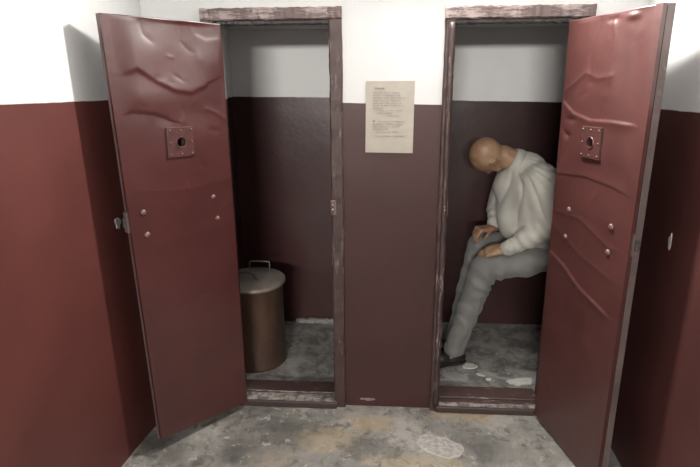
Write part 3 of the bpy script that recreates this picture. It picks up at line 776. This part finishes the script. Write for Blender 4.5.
# head: local axes f (face), u (crown), s (his left, toward the doorway)
f = nrmz(V3(.22, .50, -.83)); u = V3(-.93, .08, -.34); u = nrmz(u - f * (u @ f)); s = np.cross(u, f)
M3 = np.stack([f, s, u], 1)
def hd(a, b_, c): return headc + f * a + s * b_ + u * c
B.ell(hd(-.008, 0, .022), (.100, .079, .090), M3, .015)                  # cranium
B.ell(hd(.030, 0, -.020), (.066, .064, .085), M3, .025)                  # face mass
B.ell(hd(.045, 0, -.080), (.040, .044, .034), M3, .022)                  # jaw
B.ell(hd(.078, 0, -.100), (.017, .020, .014), M3, .012)                  # chin
B.cap(hd(.040, .050, -.055), hd(.070, .016, -.098), .012, .012, .015)     # jaw line
B.cap(hd(.040, -.050, -.055), hd(.070, -.016, -.098), .012, .012, .015)
B.cap(hd(.086, -.035, .022), hd(.086, .035, .022), .011, .011, .014)      # brow
for q in (-1, 1):
    B.ell(hd(.094, q * .030, .002), (.014, .016, .011), M3, .010, True)   # eye sockets
    B.ell(hd(.080, q * .030, .001), (.012, .013, .011), M3, .003)         # eyeballs under lids
    B.ell(hd(.070, q * .046, -.025), (.018, .016, .013), M3, .014)        # cheekbone
    # ear: rim, bowl and lobe
    B.cap(hd(.000, q * .077, .018), hd(-.018, q * .085, .010), .007, .007, .006)
    B.cap(hd(-.018, q * .085, .010), hd(-.020, q * .084, -.012), .007, .006, .005)
    B.cap(hd(-.020, q * .084, -.012), hd(-.004, q * .076, -.030), .006, .008, .006)
    B.ell(hd(-.006, q * .076, -.004), (.014, .006, .022), M3, .006)
B.cap(hd(.088, 0, .012), hd(.113, 0, -.028), .008, .011, .008)            # nose
for q in (-1, 1): B.ell(hd(.100, q * .011, -.032), (.009, .007, .007), M3, .006)
B.cap(hd(.092, -.018, -.058), hd(.092, .018, -.058), .0075, .0075, .007)  # lips
B.cap(hd(.089, -.016, -.070), hd(.089, .016, -.070), .008, .008, .006)
# hands
def hand(W, d, n, curl, spread, thumb_side, size=1.0, thumb_curl=.4):
    d = nrmz(d); n = nrmz(n - d * (n @ d)); sd = np.cross(n, d) * thumb_side      # sd points to the thumb side
    L0 = .088 * size
    for off in (-.026, -.009, .009, .026):
        B.cap(W + sd * off * .6, W + d * L0 + sd * off * size, .0155, .0125, .010)
    B.cap(W - d * .03, W + d * .02, .025, .024, .012, (n, .75))
    lens = [(.026, .042, .024, .019), (.009, .046, .028, .021), (-.009, .043, .026, .020), (-.026, .034, .020, .017)]
    for i, (off, a1, a2, a3) in enumerate(lens):
        p = W + d * (L0 - .002 - (.004 if i in (0, 2) else .010 if i == 3 else 0)) + sd * off * size; ang = 0
        dir0 = nrmz(d + sd * spread * (off / .026))
        for j, (ln, r0, r1) in enumerate(((a1, .0096, .0088), (a2, .0088, .0080), (a3, .0080, .0068))):
            ang += curl[i][j]; dr = nrmz(dir0 * math.cos(ang) - n * math.sin(ang)); q = p + dr * ln * size
            B.cap(p, q, r0, r1, .003 if j else .006); p = q
    p = W + d * .018 + sd * .022; dr = nrmz(d * .75 + sd * .62 - n * .25)
    for j, (ln, r0, r1) in enumerate(((.040, .0150, .0115), (.030, .0110, .0098), (.025, .0098, .0078))):
        q = p + dr * ln * size; B.cap(p, q, r0, r1, .008 if j == 0 else .003); p = q
        dr = nrmz(dr * math.cos(thumb_curl) + (d * .7 - n * .7) * math.sin(thumb_curl))
# near (left) hand lying on the lap between the thighs, far (right) hand hooked over the far knee
hand(nwr + V3(-.012, .012, -.004), V3(-.93, .22, -.30), V3(-.25, -.45, .86), [(.35, .35, .2), (.4, .4, .25), (.45, .4, .25), (.5, .45, .3)], .05, -1, .98)
hand(fwr + V3(-.012, -.012, -.004), V3(-.80, -.36, .02), V3(-.10, -.12, .98), [(.75, .75, .4), (.8, .8, .4), (.8, .8, .45), (.75, .85, .5)], .10, 1, .98)
B.flat_under((.93, 1.24), .604)
B.build('body', M_skin, pr_, PO, None, 1)

# ---- shirt
def cloth_mat(name, col, col2, weave, rough=.85):
    M, nt, b = mat(name); co = coords(nt); n = noise(nt, co, 6, 5, .6)
    wv = N(nt, 'ShaderNodeTexWave', wave_type='BANDS', bands_direction='DIAGONAL'); wv.inputs['Scale'].default_value = weave
    wv.inputs['Distortion'].default_value = 1.5; L(nt, co, wv.inputs['Vector'])
    c = mix(nt, ramp(nt, n, .3, .7), col, col2)
    c = mix(nt, mth(nt, 'MULTIPLY', wv.outputs['Fac'], .08), c, tuple(v * .5 for v in col))
    L(nt, c, b.inputs['Base Color']); b.inputs['Roughness'].default_value = rough
    b.inputs['Sheen Weight'].default_value = .15
    bump(nt, b, noise(nt, co, 120, 3), .3, .001); return M
M_shirt = cloth_mat('pale_shirt_cotton', (.43, .415, .375), (.36, .348, .315), 60)
M_trous = cloth_mat('grey_trouser_wool', (.185, .183, .174), (.135, .134, .129), 45)
S = Field((.48, .24, .60), (1.22, .84, 1.36), .006)
for dy in (-.075, 0, .075):
    S.cap(pel + V3(.0, dy, .03), V3(.845, .54 + dy, .90), .125, .130, .05)
    S.cap(V3(.845, .54 + dy, .90), V3(.775, .54 + dy, 1.06), .130, .118, .05)
S.cap(V3(.805, .43, 1.085), V3(.755, .66, 1.06), .105, .10, .05)
S.cap(V3(.72, .53, .84), V3(.66, .54, 1.07), .095, .080, .06); S.cap(V3(.80, .50, .80), V3(.72, .52, .86), .09, .08, .05)             # blouse hanging forward from the chest
S.cap(V3(.80, .535, 1.10), V3(.745, .53, 1.155), .108, .092, .03); S.cap(V3(.745, .53, 1.155), V3(.685, .53, 1.195), .090, .062, .02)         # collar slope
S.cap(nsh + V3(.01, .01, .0), nel, .080, .070, .026); S.cap(nel, nel * .5 + nwr * .5, .068, .056, .02); S.cap(nel * .5 + nwr * .5, nwr + V3(.02, 0, .006), .056, .041, .02)
S.cap(fsh, fel, .080, .070, .035); S.cap(fel, fwr + V3(.015, .025, .022), .068, .046, .02)
nd = nrmz(nel - nwr); fd = nrmz(fel - fwr)
S.cap(nwr + nd * .010, nwr + nd * .035, .036, .038, .004)                   # cuffs
S.cap(fwr + fd * .014, fwr + fd * .040, .036, .038, .004)
cd = nrmz(skb - neckb)
# opening cut for the neck and stand collar
def shirt_fold(V, n):
    # radiating gathers that fall from the collar, and rings on the sleeves
    r = V - neckb; ph = np.arctan2(r[:, 0] + .02, -r[:, 2] + .05) + .5 * r[:, 1]; d = np.linalg.norm(r, axis=1)
    w1 = np.sin(ph * 13 + 1.3 * np.sin(d * 9) + .9 * np.sin(V[:, 2] * 11 + V[:, 0] * 9)); w2 = np.sin(ph * 27 + 1.6 * np.sin(V[:, 0] * 15) + 1.)
    amp = np.clip((d - .06) / .12, 0, 1)
    g_ = .003 - .0105 * (1 - np.abs(np.sin(ph * 11 + .7 * np.sin(d * 9) + .4 * np.sin(V[:, 2] * 13 + V[:, 1] * 9)))) ** 2.2 + .0035 * np.sin(ph * 31 + 1.5 * np.sin(d * 16)) * np.sin(d * 13 + 1) + .0015 * w2
    # sleeve rings
    tn = ((V - nwr) @ (nel - nwr)) / ((nel - nwr) @ (nel - nwr)); dn = np.linalg.norm(V - (nwr + np.clip(tn, 0, 1)[:, None] * (nel - nwr)), axis=1)
    sl_ = np.exp(-np.maximum(dn - .07, 0) / .015) * (tn > .12) * (tn < 1.15)
    tf = ((V - fwr) @ (fel - fwr)) / ((fel - fwr) @ (fel - fwr)); df = np.linalg.norm(V - (fwr + np.clip(tf, 0, 1)[:, None] * (fel - fwr)), axis=1)
    sf_ = np.exp(-np.maximum(df - .07, 0) / .015) * (tf > .2) * (tf < 1.15)
    rg = np.sin(tn * 21 + V[:, 2] * 40 + 2 * np.sin(V[:, 1] * 30)); rg2 = np.sin(tf * 18 + V[:, 1] * 35)
    return amp * g_ * (1 - .8 * sl_) * (1 - .8 * sf_) + .0030 * rg * sl_ + .0032 * rg2 * sf_
S.flat_under((.93, 1.24), .600)
shirt = S.build('shirt', M_shirt, pr_, PO, shirt_fold, 2); shirt['label'] = 'loose pale off-white shirt with stand collar'
# stand collar
def ring_band(name, c0, c1, r0, r1, th, mt, parent, squash=.9, open_=None):
    ax = Vector(tuple(c1 - c0)).normalized(); a = ax.cross(Vector((0, 1, 0))).normalized(); b_ = ax.cross(a)
    bm = bmesh.new(); seg = 48; rings = []
    for (t, r) in ((0, r0), (.5, (r0 + r1) / 2 + .001), (1, r1), (1, r1 - th), (.5, (r0 + r1) / 2 - th), (0, r0 - th)):
        c = Vector(tuple(c0 + (c1 - c0) * t)) - Vector(PO)
        rings.append([bm.verts.new(c + (a * math.cos(q) + b_ * math.sin(q) * squash) * (r + .0015 * math.sin(5 * q + t))) for q in [2 * math.pi * k / seg for k in range(seg)]])
    for i in range(6):
        x_, y_ = rings[i], rings[(i + 1) % 6]
        for k in range(seg): bm.faces.new((x_[k], x_[(k + 1) % seg], y_[(k + 1) % seg], y_[k]))
    return bm_obj(name, bm, mt, parent, True)
ring_band('collar', neckb + cd * .008, neckb + cd * .050, .076, .066, .005, M_shirt, shirt, .95)
ring_band('cuff', nwr + nd * .002, nwr + nd * .050, .041, .044, .005, M_shirt, shirt, 1.)
ring_band('cuff', fwr + fd * .006, fwr + fd * .054, .041, .044, .005, M_shirt, shirt, 1.)

# ---- trousers
T = Field((.30, .24, .045), (1.24, .84, .86), .006)
T.cap(pel + V3(0, -.07, -.0), pel + V3(0, .07, -.0), .112, .112, .04); None
T.cap(nhip + V3(.01, 0, .005), nkn * .5 + nhip * .5, .086, .082, .04); T.cap(nkn * .5 + nhip * .5, nkn, .082, .074, .03)
T.cap(nkn, nkn * .55 + nan * .45, .074, .066, .02); T.cap(nkn * .55 + nan * .45, nan, .066, .054, .02)
T.cap(fhip, fkn * .5 + fhip * .5, .086, .080, .04); T.cap(fkn * .5 + fhip * .5, fkn, .080, .068, .03)
T.cap(fkn, fkn * .5 + fan * .5, .068, .066, .02); T.cap(fkn * .5 + fan * .5, fan, .066, .054, .02)
T.cap(V3(.78, .54, .67), V3(.62, .54, .665), .06, .05, .06)                 # cloth slung between the thighs
T.cap(nan, nan + V3(-.004, 0, -.04), .054, .056, .01); T.cap(fan, fan + V3(-.004, 0, -.04), .054, .056, .01)
T.cutz(.066)
def trouser_fold(V, n):
    th_ = np.clip((V[:, 0] - .52) / .4, 0, 1)              # along the thigh
    a = np.sin(V[:, 2] * 52 + V[:, 0] * 22 + V[:, 1] * 10 + 1.2 * np.sin(V[:, 0] * 9)); a = a * np.abs(a)
    kn = np.exp(-((V[:, 0] - .56) ** 2 + (V[:, 2] - .55) ** 2) / .012)
    k = np.sin(np.arctan2(V[:, 2] - .46, V[:, 0] - .64) * 13 + V[:, 1] * 12)
    sh = np.clip((.5 - V[:, 2]) / .1, 0, 1)
    c = np.sin(V[:, 0] * 70 + V[:, 1] * 38 + V[:, 2] * 19 + 1.5 * np.sin(V[:, 2] * 23))
    hem = np.exp(-np.maximum(V[:, 2] - .08, 0) / .06); hm = np.sin(V[:, 2] * 95 + V[:, 0] * 30)
    return .0055 * a * th_ * (1 - sh) + .0075 * k * kn + .0060 * (c * .6 - (1 - np.abs(np.sin(V[:, 0] * 30 + V[:, 1] * 22 + V[:, 2] * 13 + 1.2 * np.sin(V[:, 2] * 17)))) ** 3) * sh + .0025 * hm * hem
T.flat_under((.93, 1.24), .600)
tr_ = T.build('trousers', M_trous, pr_, PO, trouser_fold, 2); tr_['label'] = 'baggy grey woollen trousers'

# ---- shoes
M_shoe = plain('black_leather', (.020, .018, .017), .35, 0, 30, .3, .2)
def shoe(an, toe, nm):
    Fd = Field((min(an[0], toe[0]) - .08, min(an[1], toe[1]) - .09, -.005), (max(an[0], toe[0]) + .12, max(an[1], toe[1]) + .09, .17), .0045)
    d = nrmz(V3(*(toe - an)) * V3(1, 1, 0)); h0 = V3(an[0], an[1], .036) - d * -.0
    Fd.cap(h0 - d * -.035 * -1 + V3(0, 0, .004), h0 + d * .09, .036, .038, .03, ((0, 0, 1), .95))
    Fd.cap(h0 + d * .08, V3(toe[0], toe[1], .030), .043, .033, .02, ((0, 0, 1), .8))
    Fd.cap(h0, V3(an[0], an[1], .11), .036, .038, .02)
    Fd.cutz(.012)
    up = Fd.build(nm, M_shoe, pr_, PO, None, 1); up['label'] = 'black leather shoe'
    Fs = Field((min(an[0], toe[0]) - .08, min(an[1], toe[1]) - .09, -.01), (max(an[0], toe[0]) + .12, max(an[1], toe[1]) + .09, .05), .0045)
    Fs.cap(V3(an[0], an[1], .02) - d * .036, V3(an[0], an[1], .02) + d * .09, .040, .042, .02); Fs.cap(V3(an[0], an[1], .02) + d * .09, V3(toe[0], toe[1], .02), .047, .038, .02)
    Fs.cutz(.0005); Fs.cutz(.018, False)
    so = Fs.build('sole', M_shoe, up, PO, None, 0); so.parent = up
    return up
shoe(V3(.402, .462, 0), V3(.225, .420, 0), 'shoe')
shoe(V3(.412, .612, 0), V3(.230, .605, 0), 'shoe')
